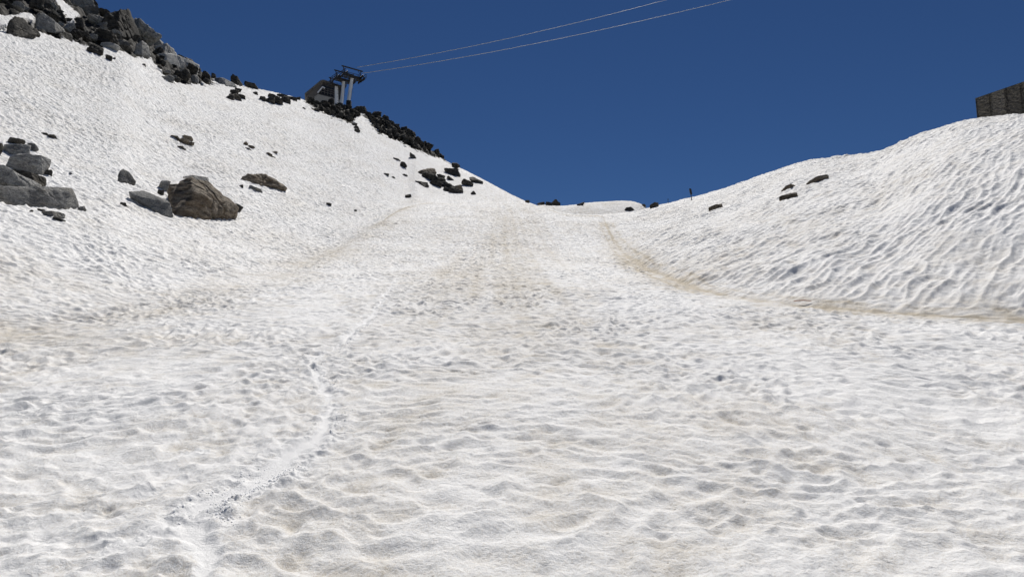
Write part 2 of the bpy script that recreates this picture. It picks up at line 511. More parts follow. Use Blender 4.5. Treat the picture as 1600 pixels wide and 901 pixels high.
def rock_material(name, dark, light, accent, amount, sc=1.0, zs=2.2):
    m, nt, b = mat(name)
    L = nt.links
    tc = N(nt, 'ShaderNodeTexCoord')
    mp = N(nt, 'ShaderNodeMapping')
    oi = N(nt, 'ShaderNodeObjectInfo')
    L.new(tc.outputs['Object'], mp.inputs['Vector'])
    cx = N(nt, 'ShaderNodeCombineXYZ')
    for s in ('X', 'Y', 'Z'):
        L.new(math_n(nt, 'MULTIPLY', oi.outputs['Random'], 37.0), cx.inputs[s])
    L.new(cx.outputs[0], mp.inputs['Location'])
    mp.inputs['Scale'].default_value = (1, 1, zs)
    n1 = N(nt, 'ShaderNodeTexNoise', Scale=2.2 * sc, Detail=9.0, Roughness=0.72)
    n2 = N(nt, 'ShaderNodeTexNoise', Scale=0.9 * sc, Detail=5.0, Roughness=0.6)
    n3 = N(nt, 'ShaderNodeTexNoise', Scale=14.0 * sc, Detail=6.0, Roughness=0.75)
    v = N(nt, 'ShaderNodeTexVoronoi', Scale=2.4 * sc, feature='DISTANCE_TO_EDGE')
    for n in (n1, n2, n3, v):
        L.new(mp.outputs[0], n.inputs['Vector'])
    c = mixc(nt, ramp(nt, n1.outputs['Fac'], .40, .62), dark, light)
    c = mixc(nt, ramp(nt, n2.outputs['Fac'], .5, .62, 0, amount), c, accent)
    c = mixc(nt, ramp(nt, n3.outputs['Fac'], .45, .62, 0.0, 0.6), c, (0.02, 0.019, 0.017, 1))
    hs = N(nt, 'ShaderNodeHueSaturation')
    L.new(ramp(nt, oi.outputs['Random'], 0, 1, 0.7, 1.35), hs.inputs['Value'])
    L.new(c, hs.inputs['Color'])
    L.new(hs.outputs[0], b.inputs['Base Color'])
    b.inputs['Roughness'].default_value = 0.9
    b.inputs['Specular IOR Level'].default_value = 0.2
    bp = N(nt, 'ShaderNodeBump', Strength=1.0, Distance=0.18 / sc)
    hh = math_n(nt, 'ADD', n1.outputs['Fac'], math_n(nt, 'MULTIPLY', n3.outputs['Fac'], 0.3))
    hh = math_n(nt, 'ADD', hh, ramp(nt, v.outputs['Distance'], 0, .08, 0, .25))
    L.new(hh, bp.inputs['Height'])
    L.new(bp.outputs['Normal'], b.inputs['Normal'])
    return m


def plain(name, col, rough=0.6, metal=0.0, vary=0.25, scale=3.0):
    m, nt, b = mat(name)
    tc = N(nt, 'ShaderNodeTexCoord')
    n = N(nt, 'ShaderNodeTexNoise', Scale=scale, Detail=5.0)
    nt.links.new(tc.outputs['Object'], n.inputs['Vector'])
    lo = tuple(c * (1 - vary) for c in col) + (1,)
    hi = tuple(min(1, c * (1 + vary)) for c in col) + (1,)
    nt.links.new(mixc(nt, ramp(nt, n.outputs['Fac'], .3, .7), lo, hi), b.inputs['Base Color'])
    b.inputs['Roughness'].default_value = rough
    b.inputs['Metallic'].default_value = metal
    return m


M = {
    'snow': snow_material(),
    'dark': rock_material('dark_rock', (0.032, 0.030, 0.027, 1), (0.15, 0.14, 0.122, 1), (0.15, 0.13, 0.10, 1), 0.5),
    'grey': rock_material('grey_rock', (0.22, 0.22, 0.217, 1), (0.46, 0.455, 0.43, 1), (0.30, 0.27, 0.22, 1), 0.5),
    'pale': rock_material('pale_rock', (0.36, 0.36, 0.35, 1), (0.62, 0.61, 0.58, 1), (0.42, 0.40, 0.35, 1), 0.4),
    'brown': rock_material('brown_rock', (0.10, 0.082, 0.060, 1), (0.43, 0.365, 0.285, 1), (0.22, 0.16, 0.10, 1), 0.6, 1.0, 2.8),
    'white_paint': plain('galvanised_white', (0.88, 0.88, 0.88), 0.5, 0, 0.03),
    'steel': plain('dark_steel', (0.050, 0.048, 0.045), 0.7, 0.0, 0.3),
    'concrete': plain('concrete', (0.40, 0.38, 0.34), 0.9, 0, 0.15),
    'cladding': plain('dark_cladding', (0.05, 0.047, 0.045), 0.7, 0, 0.3),
    'roofing': plain('roofing', (0.16, 0.145, 0.13), 0.8, 0, 0.2),
    'glass': plain('dark_glass', (0.02, 0.022, 0.025), 0.15, 0, 0.2),
    'rope': plain('steel_rope', (0.36, 0.365, 0.37), 0.55, 0.0, 0.1),
    'black': plain('black_plastic', (0.02, 0.02, 0.022), 0.6, 0, 0.2),
    'wood': plain('weathered_orange_wood', (0.36, 0.13, 0.05), 0.8, 0, 0.3, 20),
}


# ------------------------------------------------------------------ object helpers
def tag(o, label=None, cat=None, group=None, kind=None):
    for k, v in (('label', label), ('category', cat), ('group', group), ('kind', kind)):
        if v:
            o[k] = v
    return o


def mesh_np(name, verts, faces_flat, nside, material, smooth=True):
    me_ = bpy.data.meshes.new(name)
    nv, nf = len(verts), len(faces_flat) // nside
    me_.vertices.add(nv)
    me_.vertices.foreach_set('co', np.ascontiguousarray(verts, F32).ravel())
    me_.loops.add(nf * nside)
    me_.loops.foreach_set('vertex_index', np.ascontiguousarray(faces_flat, np.int32))
    me_.polygons.add(nf)
    me_.polygons.foreach_set('loop_start', np.arange(0, nf * nside, nside, dtype=np.int32))
    me_.polygons.foreach_set('loop_total', np.full(nf, nside, np.int32))
    me_.update(calc_edges=True)
    me_.polygons.foreach_set('use_smooth', np.full(nf, smooth, bool))
    me_.materials.append(material)
    return me_


def link(name, me_, parent=None, loc=None):
    o = bpy.data.objects.new(name, me_)
    C.objects.link(o)
    if parent is not None:
        o.parent = parent
    if loc is not None:
        o.location = loc
    return o


def bm_obj(name, bm, material, parent=None, loc=None, smooth=False):
    me_ = bpy.data.meshes.new(name)
    bm.normal_update()
    bm.to_mesh(me_)
    bm.free()
    me_.materials.append(material)
    if smooth:
        me_.polygons.foreach_set('use_smooth', np.full(len(me_.polygons), True))
    return link(name, me_, parent, loc)


def empty(name, loc, rz=0.0):
    o = bpy.data.objects.new(name, None)
    o.empty_display_size = 0.3
    o.location = loc
    o.rotation_euler = (0, 0, rz)
    C.objects.link(o)
    return o


def add_tube(bm, p, q, r0, r1=None, seg=10):
    r1 = r0 if r1 is None else r1
    p, q = Vector(p), Vector(q)
    d = (q - p)
    L = d.length
    rot = d.to_track_quat('Z', 'Y').to_matrix().to_4x4()
    bmesh.ops.create_cone(bm, cap_ends=True, segments=seg, radius1=r0, radius2=r1, depth=L,
                          matrix=Matrix.Translation((p + q) / 2) @ rot)


def add_bar(bm, p, q, w, h):
    p, q = Vector(p), Vector(q)
    d = q - p
    rot = d.to_track_quat('Z', 'Y').to_matrix().to_4x4()
    bmesh.ops.create_cube(bm, size=1, matrix=Matrix.Translation((p + q) / 2) @ rot @ Matrix.Diagonal((w, h, d.length, 1)))


def add_box(bm, c, s):
    bmesh.ops.create_cube(bm, size=1, matrix=Matrix.Translation(c) @ Matrix.Diagonal((*s, 1)))


# ------------------------------------------------------------------ the snow itself
idx = np.arange(NA * NR).reshape(NA, NR)
quads = np.stack([idx[:-1, :-1], idx[1:, :-1], idx[1:, 1:], idx[:-1, 1:]], -1).reshape(-1, 4)
verts = np.stack([X, Y, ZS], -1).reshape(-1, 3)
tm = mesh_np('snow_slope', verts, quads[:, ::-1].ravel(), 4, M['snow'])
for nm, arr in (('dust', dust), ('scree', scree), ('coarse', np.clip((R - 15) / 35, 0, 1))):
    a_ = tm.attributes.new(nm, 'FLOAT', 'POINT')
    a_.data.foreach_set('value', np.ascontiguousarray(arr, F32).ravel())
terrain = link('snow_slope', tm)
tag(terrain, 'old dusty sun-cupped snow run between a wide left slope and a steep right bank', 'snow', kind='structure')
if tm.polygons[len(tm.polygons) // 2].normal.z < 0:
    tm.flip_normals()

# ------------------------------------------------------------------ rocks
ICO = {}
for lev in (2, 3, 4, 5, 6):
    bm = bmesh.new()
    bmesh.ops.create_icosphere(bm, subdivisions=lev, radius=1)
    bm.verts.ensure_lookup_table()
    v = np.array([x.co[:] for x in bm.verts])
    v /= np.linalg.norm(v, axis=1)[:, None]
    f = np.array([[q.index for q in fc.verts] for fc in bm.faces])
    ICO[lev] = (v, f)
    bm.free()


def perlin3ish(p, s, seed):
    return (perlin(p[:, 0] * s + 3.1, p[:, 1] * s + p[:, 2] * s * .61, seed) + perlin(p[:, 1] * s, p[:, 2] * s + p[:, 0] * s * .37, seed + 1)
            + perlin(p[:, 2] * s + 9.7, p[:, 0] * s - p[:, 1] * s * .43, seed + 2)) / 1.7


def star_from_planes(nrm, dst, lev):
    d = ICO[lev][0]
    den = d @ nrm.T
    t = np.where(den > 1e-4, dst[None, :] / np.maximum(den, 1e-4), 1e6)
    # slightly softened minimum so that edges are worn, not razor sharp
    k = 55.0
    tmin = t.min(1)
    soft = -np.log(np.exp(-k * (np.minimum(t, tmin[:, None] + 1) / tmin[:, None] - 1)).sum(1)) / k
    return d * (tmin * (1 + soft))[:, None]


def roughen(p, size, amt, seed, strata=0.0):
    """noise displacement in metres scaled to the rock's size"""
    n = p / (np.linalg.norm(p, axis=1)[:, None] + 1e-9)
    q = p / size
    d = 0.45 * perlin3ish(q, 2.2, seed) + 0.32 * perlin3ish(q, 5.1, seed + 7) + 0.24 * perlin3ish(q, 11, seed + 13)
    ridge = -np.clip(1 - np.abs(perlin3ish(q, 2.6, seed + 23)) * 9, 0, 1) * 0.45 - np.clip(1 - np.abs(perlin3ish(q, 4.9, seed + 29)) * 9, 0, 1) * 0.25
    if strata:
        lay = q[:, 2] * 9 + 1.2 * perlin3ish(q, 2.0, seed + 31)
        d = d + strata * (np.abs((lay % 1) - 0.5) * 2 - 0.5)
    return p + n * ((d + ridge) * amt * size)[:, None]


def boulder_mesh(w, d, h, seed, lev=4, sharp=1.0, amt=0.07, strata=0.0, material=None, flat=1.0):
    rg = np.random.default_rng(seed)
    n = rg.integers(3, 9)
    nr = rg.normal(size=(n, 3))
    nr[:, 2] *= 0.8
    nr /= np.linalg.norm(nr, axis=1)[:, None]
    ds = rg.uniform(0.46, 0.95, n)
    base = np.array([[1, 0, 0], [-1, 0, 0], [0, 1, 0], [0, -1, 0], [0, 0, 1], [0, 0, -1]], float) + rg.normal(scale=.22, size=(6, 3))
    base /= np.linalg.norm(base, axis=1)[:, None]
    nr = np.vstack([nr, base])
    ds = np.concatenate([ds, rg.uniform(.72, .95, 6)])
    p = star_from_planes(nr, ds, lev)
    lo, hi = p.min(0), p.max(0)
    p = (p - (lo + hi) / 2) / (hi - lo)
    a = rg.uniform(-.3, .3)
    p = p @ np.array([[1, 0, a * .6], [0, 1, rg.uniform(-.2, .2)], [0, 0, 1]]).T
    p = p * np.array([w, d, h])
    p = roughen(p, (w * d * h) ** (1 / 3), amt, seed, strata)
    return mesh_np('rock', p, ICO[lev][1].ravel(), 3, material)


def hull_mesh(points, seed, lev, amt, strata, material):
    pts = np.array(points, float)
    bm = bmesh.new()
    for q in pts:
        bm.verts.new(q)
    bmesh.ops.convex_hull(bm, input=bm.verts)
    bm.normal_update()
    cen = pts.mean(0)
    nr, ds = [], []
    for f in bm.faces:
        n = np.array(f.normal[:])
        q = np.array(f.verts[0].co[:])
        dd = n @ (q - cen)
        if dd < 0:
            n, dd = -n, -dd
        nr.append(n); ds.append(max(dd, 1e-3))
    bm.free()
    p = star_from_planes(np.array(nr), np.array(ds), lev)
    ext = np.ptp(pts, axis=0)
    size = (ext.prod()) ** (1 / 3)
    p = roughen(p, size, amt, seed, strata)
    return mesh_np('rock', p + cen, ICO[lev][1].ravel(), 3, material)


seedc = [100]


def rock(cx, base, w, h, label, group=None, m='dark', lev=4, amt=0.08, strata=0.0, dep=0.85, name='boulder', cat='rock', tilt=0.0, extra=0.0, lift=0.0, bury=0.3):
    """boulder whose visible part is w x h picture points wide and high, standing in the ground at (cx, base)"""
    seedc[0] += 1
    g, r = hit(cx, base, extra)
    a = math.atan2(g[0], g[1])
    s = r * math.cos(a) ** 2 / FPX
    W, H = w * s, h * math.hypot(r, g[2]) * math.cos(a) / FPX
    D = W * dep
    off = D * 0.45
    me_ = boulder_mesh(W, D, H * (1 + bury), seedc[0], lev, amt=amt, strata=strata, material=M[m])
    o = link(name, me_)
    o.location = (g[0] + off * math.sin(a), g[1] + off * math.cos(a), g[2] + off * g[2] / r + H * (0.5 - bury / 2) + lift * s)
    o.rotation_euler = (0, tilt, -a)
    tag(o, label, cat, group)
    return o


def hull_rock(cx, base, pts, label, group=None, m='grey', lev=6, amt=0.03, strata=0.0, name='boulder', cat='rock', extra=0.0):
    """boulder from corner points (right, up, away) in picture points about (cx, base)"""
    seedc[0] += 1
    g, r = hit(cx, base, extra)
    a = math.atan2(g[0], g[1])
    s = r * math.cos(a) ** 2 / FPX
    low = []                                                   # lower outline of the corners
    for q in sorted(set((p[0], p[1]) for p in pts)):
        while len(low) > 1 and (low[-1][0] - low[-2][0]) * (q[1] - low[-2][1]) - (low[-1][1] - low[-2][1]) * (q[0] - low[-2][0]) <= 0:
            low.pop()
        low.append(q)
    lx, ly = [q[0] for q in low], [q[1] for q in low]
    W = (max(lx) - min(lx)) * s
    rf = [float(np.clip(hit(cx + x, base - y, extra)[1], r - .6 * W, r + .6 * W)) for x, y in low]
    ca, sa = math.cos(a), math.sin(a)

    def local(v):
        d = np.array(v) - g
        return (d[0] * ca - d[1] * sa, d[0] * sa + d[1] * ca, d[2])
    P = []
    for x, y, z in pts:
        d = ray(cx + x, base - y)
        P.append(local(d * ((float(np.interp(x, lx, rf)) + max(z, 0) * s) / math.hypot(d[0], d[1]))))
    for (x, y), r0 in zip(low, rf):                             # rooted part under the snow
        d = ray(cx + x * .85, base - y)
        k = (r0 + W * .40) / math.hypot(d[0], d[1])
        P.append(local((d[0] * k, d[1] * k, ground(d[0] * k, d[1] * k) - .12 * W)))
    me_ = hull_mesh(P, seedc[0], lev, amt, strata, M[m])
    o = link(name, me_)
    o.location = tuple(g)
    o.rotation_euler = (0, 0, -a)
    tag(o, label, cat, group)
    return o


def below(pts, dz=-18):
    """the same corners repeated underground so that the rock is rooted"""
    return pts


# --- the large brown boulder and its neighbours
hull_rock(312, 339, below([(-44, 0, 2), (-6, -4, -4), (30, -2, 0), (54, 6, 8), (65, 15, 22), (-50, 38, 10), (-8, 39, 0), (16, 30, -4), (42, 14, 0),
                           (-46, 50, 34), (-16, 62, 44), (16, 57, 46), (40, 32, 40), (58, 18, 34)]),
          'largest brown boulder on the left slope, with layered top and dark front', m='brown', amt=0.06, strata=0.30)
hull_rock(242, 337, below([(-42, 38, 8), (-18, 40, 24), (20, 24, 26), (24, 20, 0), (30, -2, 4), (12, 0, -4), (-14, 14, -8), (-36, 33, -2)]),
          'smooth grey slanting slab leaning against the largest brown boulder', m='pale', amt=0.025)
hull_rock(302, 297, below([(-36, 8, 0), (-28, 14, 4), (-2, 24, 8), (24, 20, 10), (25, 4, 0), (-6, 22, 24), (20, 20, 26)]),
          'grey angular block rising just behind the largest brown boulder', m='grey', amt=0.03, extra=2.6)
rock(256, 297, 20, 14, 'small round grey stone at the upper left edge of the largest brown boulder', m='grey')
rock(251, 304, 12, 8, 'tiny dark stone between the grey slab and the brown boulder', m='dark')
rock(368, 331, 18, 14, 'dark stone at the right foot of the largest brown boulder', m='dark', tilt=.5)
hull_rock(197, 287, below([(-14, 4, 0), (-12, 18, 4), (-6, 24, 6), (6, 18, 2), (16, 4, 2), (14, -2, 0), (-2, 2, -6), (0, 20, 12)]),
          'upright dark grey rock standing alone left of the brown boulder group', m='grey', lev=5, amt=0.05)
rock(193, 322, 12, 5, 'small flat dark stone in snow below the upright grey rock', m='dark', lev=3)
# --- long flat rock farther right
hull_rock(412, 294, below([(-40, 14, 0), (-24, 23, 6), (-8, 24, 8), (6, 21, 10), (22, 10, 4), (40, 0, 2), (10, 1, -4), (-18, 7, -4), (-4, 20, 24)], -10),
          'dark wedge-shaped rock tapering to the right, above and right of the brown boulder', m='brown', lev=6, amt=0.09, strata=.4)
rock(376, 293, 10, 5, 'tiny dark stone under the left end of the wedge-shaped rock', m='dark', lev=3)
rock(400, 300, 24, 8, 'flat layered stone just below the wedge-shaped rock', m='grey', strata=.3)
# --- rock pile at the left edge
hull_rock(64, 324, below([(-84, 34, 6), (-84, 8, 0), (-84, 33, 30), (-20, 33, 22), (44, 31, 16), (50, 30, 6), (58, 14, 4), (60, -2, 6), (40, -4, -4), (4, 4, -6),
                          (-40, 16, -6), (-60, 22, -4), (46, 24, -4)], -14),
          'long smooth grey rock lying like a bench at the left edge', m='grey', amt=0.03)
hull_rock(42, 270, below([(-34, 10, -4), (-28, 26, 0), (0, 30, 2), (22, 28, 4), (39, 20, 6), (36, 10, 4), (24, -4, 2), (10, 0, -8), (-20, 8, -10), (-10, 30, 28), (30, 24, 28)], -4),
          'big dark grey block overhanging the others in the pile at the left edge', m='grey', amt=0.035)
hull_rock(38, 292, below([(-26, 30, 8), (10, 24, 6), (34, 14, 6), (36, -2, 6), (20, -4, 0), (-10, 8, -2)]),
          'black shadowed rock beneath the overhanging block at the left edge', m='dark', amt=0.05)
hull_rock(20, 286, below([(-40, 26, -8), (-18, 30, -8), (0, 20, -10), (30, 0, -10), (48, -4, -8), (20, -6, -14), (-40, 4, -14)]),
          'sloping slab under the overhanging block in the left-edge pile', m='grey', amt=0.05, extra=-1.0)
rock(-2, 292, 28, 12, 'rounded rock half cut by the left edge, above the bench-like rock', m='grey', extra=-1.0)
rock(24, 245, 50, 22, 'flat broad rock forming the top of the left-edge pile', m='grey', strata=.2, dep=.6)
rock(24, 229, 34, 8, 'thin dark slab lying on top of the left-edge pile', m='dark', lift=4)
rock(51, 237, 20, 10, 'small rounded stone at the right end of the left-edge pile top', m='grey', lift=3)
rock(-4, 246, 16, 24, 'rock cut by the left edge beside the pile top', m='dark')
rock(74, 274, 16, 9, 'small dark stone on the snow right under the overhanging block', m='dark')
rock(128, 329, 14, 8, 'small pale grey stone at the right end of the bench-like rock', m='grey', lev=3)
hull_rock(84, 342, below([(-20, 12, 2), (-4, 13, 4), (18, 8, 2), (19, 2, 0), (0, -1, -4), (-14, 5, -4), (2, 12, 12)], -6),
          'flat grey rock on the snow below the bench-like rock', m='grey', lev=5, amt=.06)
rock(92, 346, 24, 6, 'low black rock beneath the flat grey rock near the left edge', m='dark')
rock(65, 332, 14, 5, 'tiny dark stone left of the flat grey rock below the bench-like rock', m='dark', lev=3)
rock(48, 332, 10, 4, 'smallest dark chip of stone below the middle of the bench-like rock', m='dark', lev=3)
rock(110, 273, 5, 3, 'lone dark pebble on the snow right of the left-edge pile', m='dark', lev=3)
# --- scattered stones on the left slope
rock(70, 211, 14, 4, 'thin dark sliver of rock on the open snow above the left-edge pile', m='dark', lev=3)
rock(81, 217, 20, 6, 'flat dark stone beside the thin sliver above the left-edge pile', m='dark')
for (x, y, w, h) in ((276, 218, 20, 5), (292, 219, 20, 6), (284, 224, 26, 7), (296, 227, 16, 6)):
    rock(x, y, w, h, 'flat brown stone in the small cluster above the brown boulder', 'upper stone cluster on the left slope', 'brown', strata=.3)
rock(283, 233, 18, 5, 'lowest dark stone of the cluster above the brown boulder', m='dark')
for (x, y, w, h) in ((383, 227, 10, 5), (392, 232, 14, 4), (387, 234, 12, 3)):
    rock(x, y, w, h, 'small brown stone in the trio above the wedge-shaped rock', 'stone trio above the wedge-shaped rock', 'brown', lev=3)
for (x, y, w, h) in ((420, 243, 12, 4), (429, 241, 10, 4), (425, 246, 12, 3)):
    rock(x, y, w, h, 'small grey-brown chip in the trio right of the brown stone trio', 'second stone trio above the wedge-shaped rock', 'brown', lev=3)
rock(514, 322, 9, 5, 'lone small dark stone low on the slope left of the run', m='dark', lev=3)
rock(555, 331, 6, 3, 'tiny dark stone near the left edge of the run', m='dark', lev=3)
rock(638, 309, 11, 6, 'small dark stone just above the crest where the run passes', m='dark', lev=3)

# --- dark patches below the skyline, left of the lift
for i, (x, y, w, h) in enumerate(((358, 155, 18, 9), (368, 156, 24, 11), (377, 155, 15, 8), (366, 148, 16, 9), (372, 144, 12, 6))):
    rock(x, y, w, h, 'dark craggy rock of the first patch left of the lift station', 'first dark rock patch below the skyline', 'dark', amt=.12)
rock(399, 148, 9, 5, 'small dark stone between the two rock patches left of the lift', m='dark', lev=3)
for i, (x, y, w, h) in enumerate(((410, 158, 14, 7), (420, 161, 20, 9), (432, 163, 22, 11), (445, 161, 20, 10), (456, 157, 18, 7), (428, 155, 24, 8), (441, 153, 18, 5), (465, 156, 10, 4))):
    rock(x, y, w, h, 'dark craggy rock of the wide patch just left of the lift station', 'second dark rock patch below the skyline', 'dark', amt=.12)

# --- blocks below the rocky ridge, right of the lift
hull_rock(668, 274, below([(-20, 2, 0), (-10, 9, 2), (4, 12, 4), (12, 11, 4), (14, 5, 2), (4, 1, -2), (-8, -2, -4), (4, 10, 14)], -8), 'big dark blunt rock at the head of the rock band above the run', m='brown', lev=5, amt=.08)
for i, (x, y, w, h) in enumerate(((669, 281, 22, 12), (677, 285, 24, 12), (686, 288, 24, 11), (680, 291, 22, 8), (694, 293, 22, 9), (703, 297, 20, 8), (712, 302, 24, 8), (698, 299, 18, 6), (688, 280, 14, 6))):
    rock(x, y, w, h, 'dark rock of the slanting band above the crest of the run', 'slanting rock band right of the ridge', 'dark', amt=.12, tilt=.35)
hull_rock(660, 290, below([(-12, 8, 0), (-4, 7, 2), (8, 5, 2), (11, -1, 0), (3, -3, -3), (0, 6, 10)], -6), 'separate dark block left of the slanting rock band', m='dark', lev=5, amt=.06)
hull_rock(709, 275, below([(-16, 13, 0), (-4, 12, 4), (6, 12, 4), (11, 2, 2), (10, -2, 0), (-2, 1, -4), (0, 10, 12)], -6), 'large dark block right of the slanting band under the skyline', m='dark', lev=5, amt=.07)
rock(712, 263, 15, 10, 'dark knob of rock on the skyline above the large block', m='dark', amt=.1)
rock(743, 286, 26, 9, 'dark rock breaking the skyline right of the slanting band', m='dark', tilt=.45, amt=.1)
rock(730, 291, 20, 8, 'dark rock second lowest right of the slanting band', m='dark', tilt=.5)
rock(718, 297, 18, 7, 'brownish rock beside the lower end of the slanting band', m='brown', tilt=.5)
rock(703, 282, 14, 5, 'thin dark rock between the large block and the slanting band', m='dark', tilt=.5)
rock(740, 304, 9, 5, 'lowest small stone right of the slanting band', m='dark', lev=3, tilt=.5)
rock(620, 251, 12, 4, 'thin dark stone under the ridge, upper left of the blunt rock', m='dark', lev=3)
rock(629, 262, 14, 8, 'rounded dark stone left of the blunt rock under the ridge', m='dark')
rock(645, 248, 13, 7, 'small dark stone close under the ridge debris', m='dark', tilt=.4)
rock(602, 274, 14, 4, 'flat dark stone farthest left of the scattered stones under the ridge', m='dark', lev=3)
rock(632, 275, 10, 3, 'thin dark sliver on the snow left of the slanting band', m='dark', lev=3)
rock(615, 279, 6, 3, 'tiny dark pebble on the snow under the flat stone', m='dark', lev=3)
for (x, y, w, h) in ((554, 197, 10, 5), (557, 202, 10, 5), (558, 207, 10, 5), (495, 175, 10, 5), (475, 171, 6, 3)):
    rock(x, y, w, h, 'small dark stone on the snow just under the ridge by the lift', 'stones under the lift ridge', 'dark', lev=3)

# --- right bank
hull_rock(1278, 287, below([(-20, -1, 0), (-12, 6, 2), (0, 12, 3), (14, 15, 4), (18, 12, 3), (14, 8, 0), (-4, 1, -3), (2, 12, 12)], -10), 'largest dark brown rock poking through the right bank', m='brown', lev=5, amt=.06, strata=.2)
hull_rock(1233, 297, below([(-14, -2, 0), (-6, 6, 2), (2, 10, 3), (14, 7, 3), (4, 2, -2), (2, 8, 10)], -8), 'pointed brown rock left of the largest one on the right bank', m='brown', lev=5, amt=.06)
rock(1232, 311, 32, 9, 'flat brown rock lowest of the three on the right bank', m='brown', tilt=-.35, strata=.3, bury=.6)
rock(1264, 295, 9, 3, 'tiny stone beneath the largest rock on the right bank', m='brown', lev=3)
rock(1118, 329, 28, 8, 'long brown rock on the right bank nearest to the run crest', m='brown', tilt=-.4, strata=.2, bury=.6)
rock(1166, 414, 14, 5, 'small flat brown stone low on the right bank', m='brown', lev=3, bury=.8)
# --- rocks at the lip of the run and on the mound
hull_rock(984, 329, below([(-9, 0, 0), (-6, 5, 2), (2, 6, 3), (9, 0, 2), (0, -1, -3), (0, 5, 8)], -8), 'dark rock at the right foot of the low snow mound', m='dark', lev=5)
rock(1006, 324, 7, 5, 'small dark rock on the right shoulder of the low snow mound', m='dark')
rock(1022, 326, 15, 8, 'dark rock behind the right end of the low snow mound', m='dark', lift=2)
for (x, y, w, h) in ((845, 320, 14, 5), (858, 321, 12, 6), (866, 321, 16, 9), (872, 321, 8, 7), (908, 321, 14, 5), (824, 317, 8, 4)):
    rock(x, y, w, h, 'dark rock peeping over the far lip of the run', 'rocks beyond the lip of the run', 'dark')

# --- the rocky shoulder at the top left: hand-placed big blocks first
hull_rock(26, 56, below([(-18, -2, 0), (-14, 22, 4), (-4, 31, 6), (10, 28, 6), (18, 16, 4), (22, 2, 4), (34, 2, 6), (0, -3, -5), (4, 28, 16)], -8), 'tall dark boulder throwing a shadow on the snow at the top left', m='dark', lev=5, amt=.05)
hull_rock(52, 57, below([(-10, 0, 0), (-4, 14, 3), (6, 12, 3), (12, 2, 2), (2, -1, -3), (2, 12, 9)], -6), 'smaller boulder touching the tall shadow-throwing boulder', m='dark', lev=5, amt=.06)
hull_rock(76, 46, below([(-22, -2, 0), (-20, 24, 4), (-10, 27, 5), (10, 14, 4), (27, -2, 4), (10, -6, -3), (-8, 22, 16)], -8), 'large sloping dark block right of the tall boulder', m='grey', lev=5, amt=.05)
hull_rock(282, 106, below([(-40, 22, 0), (-26, 24, 3), (0, 18, 5), (32, 4, 4), (26, -2, 0), (0, -1, -4), (-22, 6, -5), (-10, 22, 14)], -5), 'long pale grey whaleback rock on the upper left shoulder', m='pale', lev=6, amt=.03, strata=.15)
hull_rock(222, 86, below([(-14, 0, 0), (-10, 16, 3), (0, 24, 4), (10, 16, 4), (14, 0, 3), (0, -1, -4), (0, 20, 12)], -6), 'pyramid-like dark boulder left of the whaleback rock', m='grey', lev=5, amt=.05)
hull_rock(256, 84, below([(-18, 0, 0), (-14, 12, 3), (4, 17, 4), (16, 8, 4), (22, -2, 3), (0, -2, -3), (0, 15, 12)], -6), 'dark boulder directly above the whaleback rock', m='grey', lev=5, amt=.05)
hull_rock(354, 134, below([(-20, 12, 0), (-10, 13, 2), (12, 4, 2), (17, -1, 1), (0, -1, -3), (-14, 5, -3), (-4, 12, 8)], -4), 'pale slanting slab at the lower end of the upper left shoulder', m='pale', lev=5, amt=.04)
hull_rock(371, 134, below([(-11, 0, 0), (-11, 15, 1), (-8, 19, 2), (0, 15, 2), (9, 1, 2), (0, -1, -2), (-4, 15, 6)], -6), 'black fang-shaped rock on the skyline of the left slope', m='dark', lev=5, amt=.05, extra=1.0)
rock(392, 138, 26, 7, 'low black rock right of the fang-shaped rock', m='dark', tilt=.15)
rock(147, 85, 30, 15, 'dark rock alone on the snow under the upper left shoulder', m='dark', amt=.12)
rock(170, 95, 12, 9, 'small dark stone below the shoulder, right of the lone dark rock', m='dark', lev=3)
rock(178, 93, 6, 3, 'tiny dark chip right of the small stone under the shoulder', m='dark', lev=3)
rock(225, 104, 7, 4, 'tiny dark stone in the snow under the pyramid-like boulder', m='dark', lev=3)
rock(172, 78, 34, 10, 'pale slab under the shoulder left of the pyramid-like boulder', m='pale', tilt=.2)
hull_rock(186, 50, below([(-36, -2, 0), (-20, 30, 6), (0, 36, 8), (16, 34, 8), (26, 14, 8), (34, -6, 6), (0, -8, -3), (4, 32, 20)], -12), 'massive dark crag forming the skyline of the upper left shoulder', m='dark', lev=6, amt=.08)


def inside(p, poly):
    r = False
    for i in range(len(poly)):
        (x1, y1), (x2, y2) = poly[i], poly[(i + 1) % len(poly)]
        if (y1 > p[1]) != (y2 > p[1]) and p[0] < (x2 - x1) * (p[1] - y1) / (y2 - y1) + x1:
            r = not r
    return r


MERGED = []


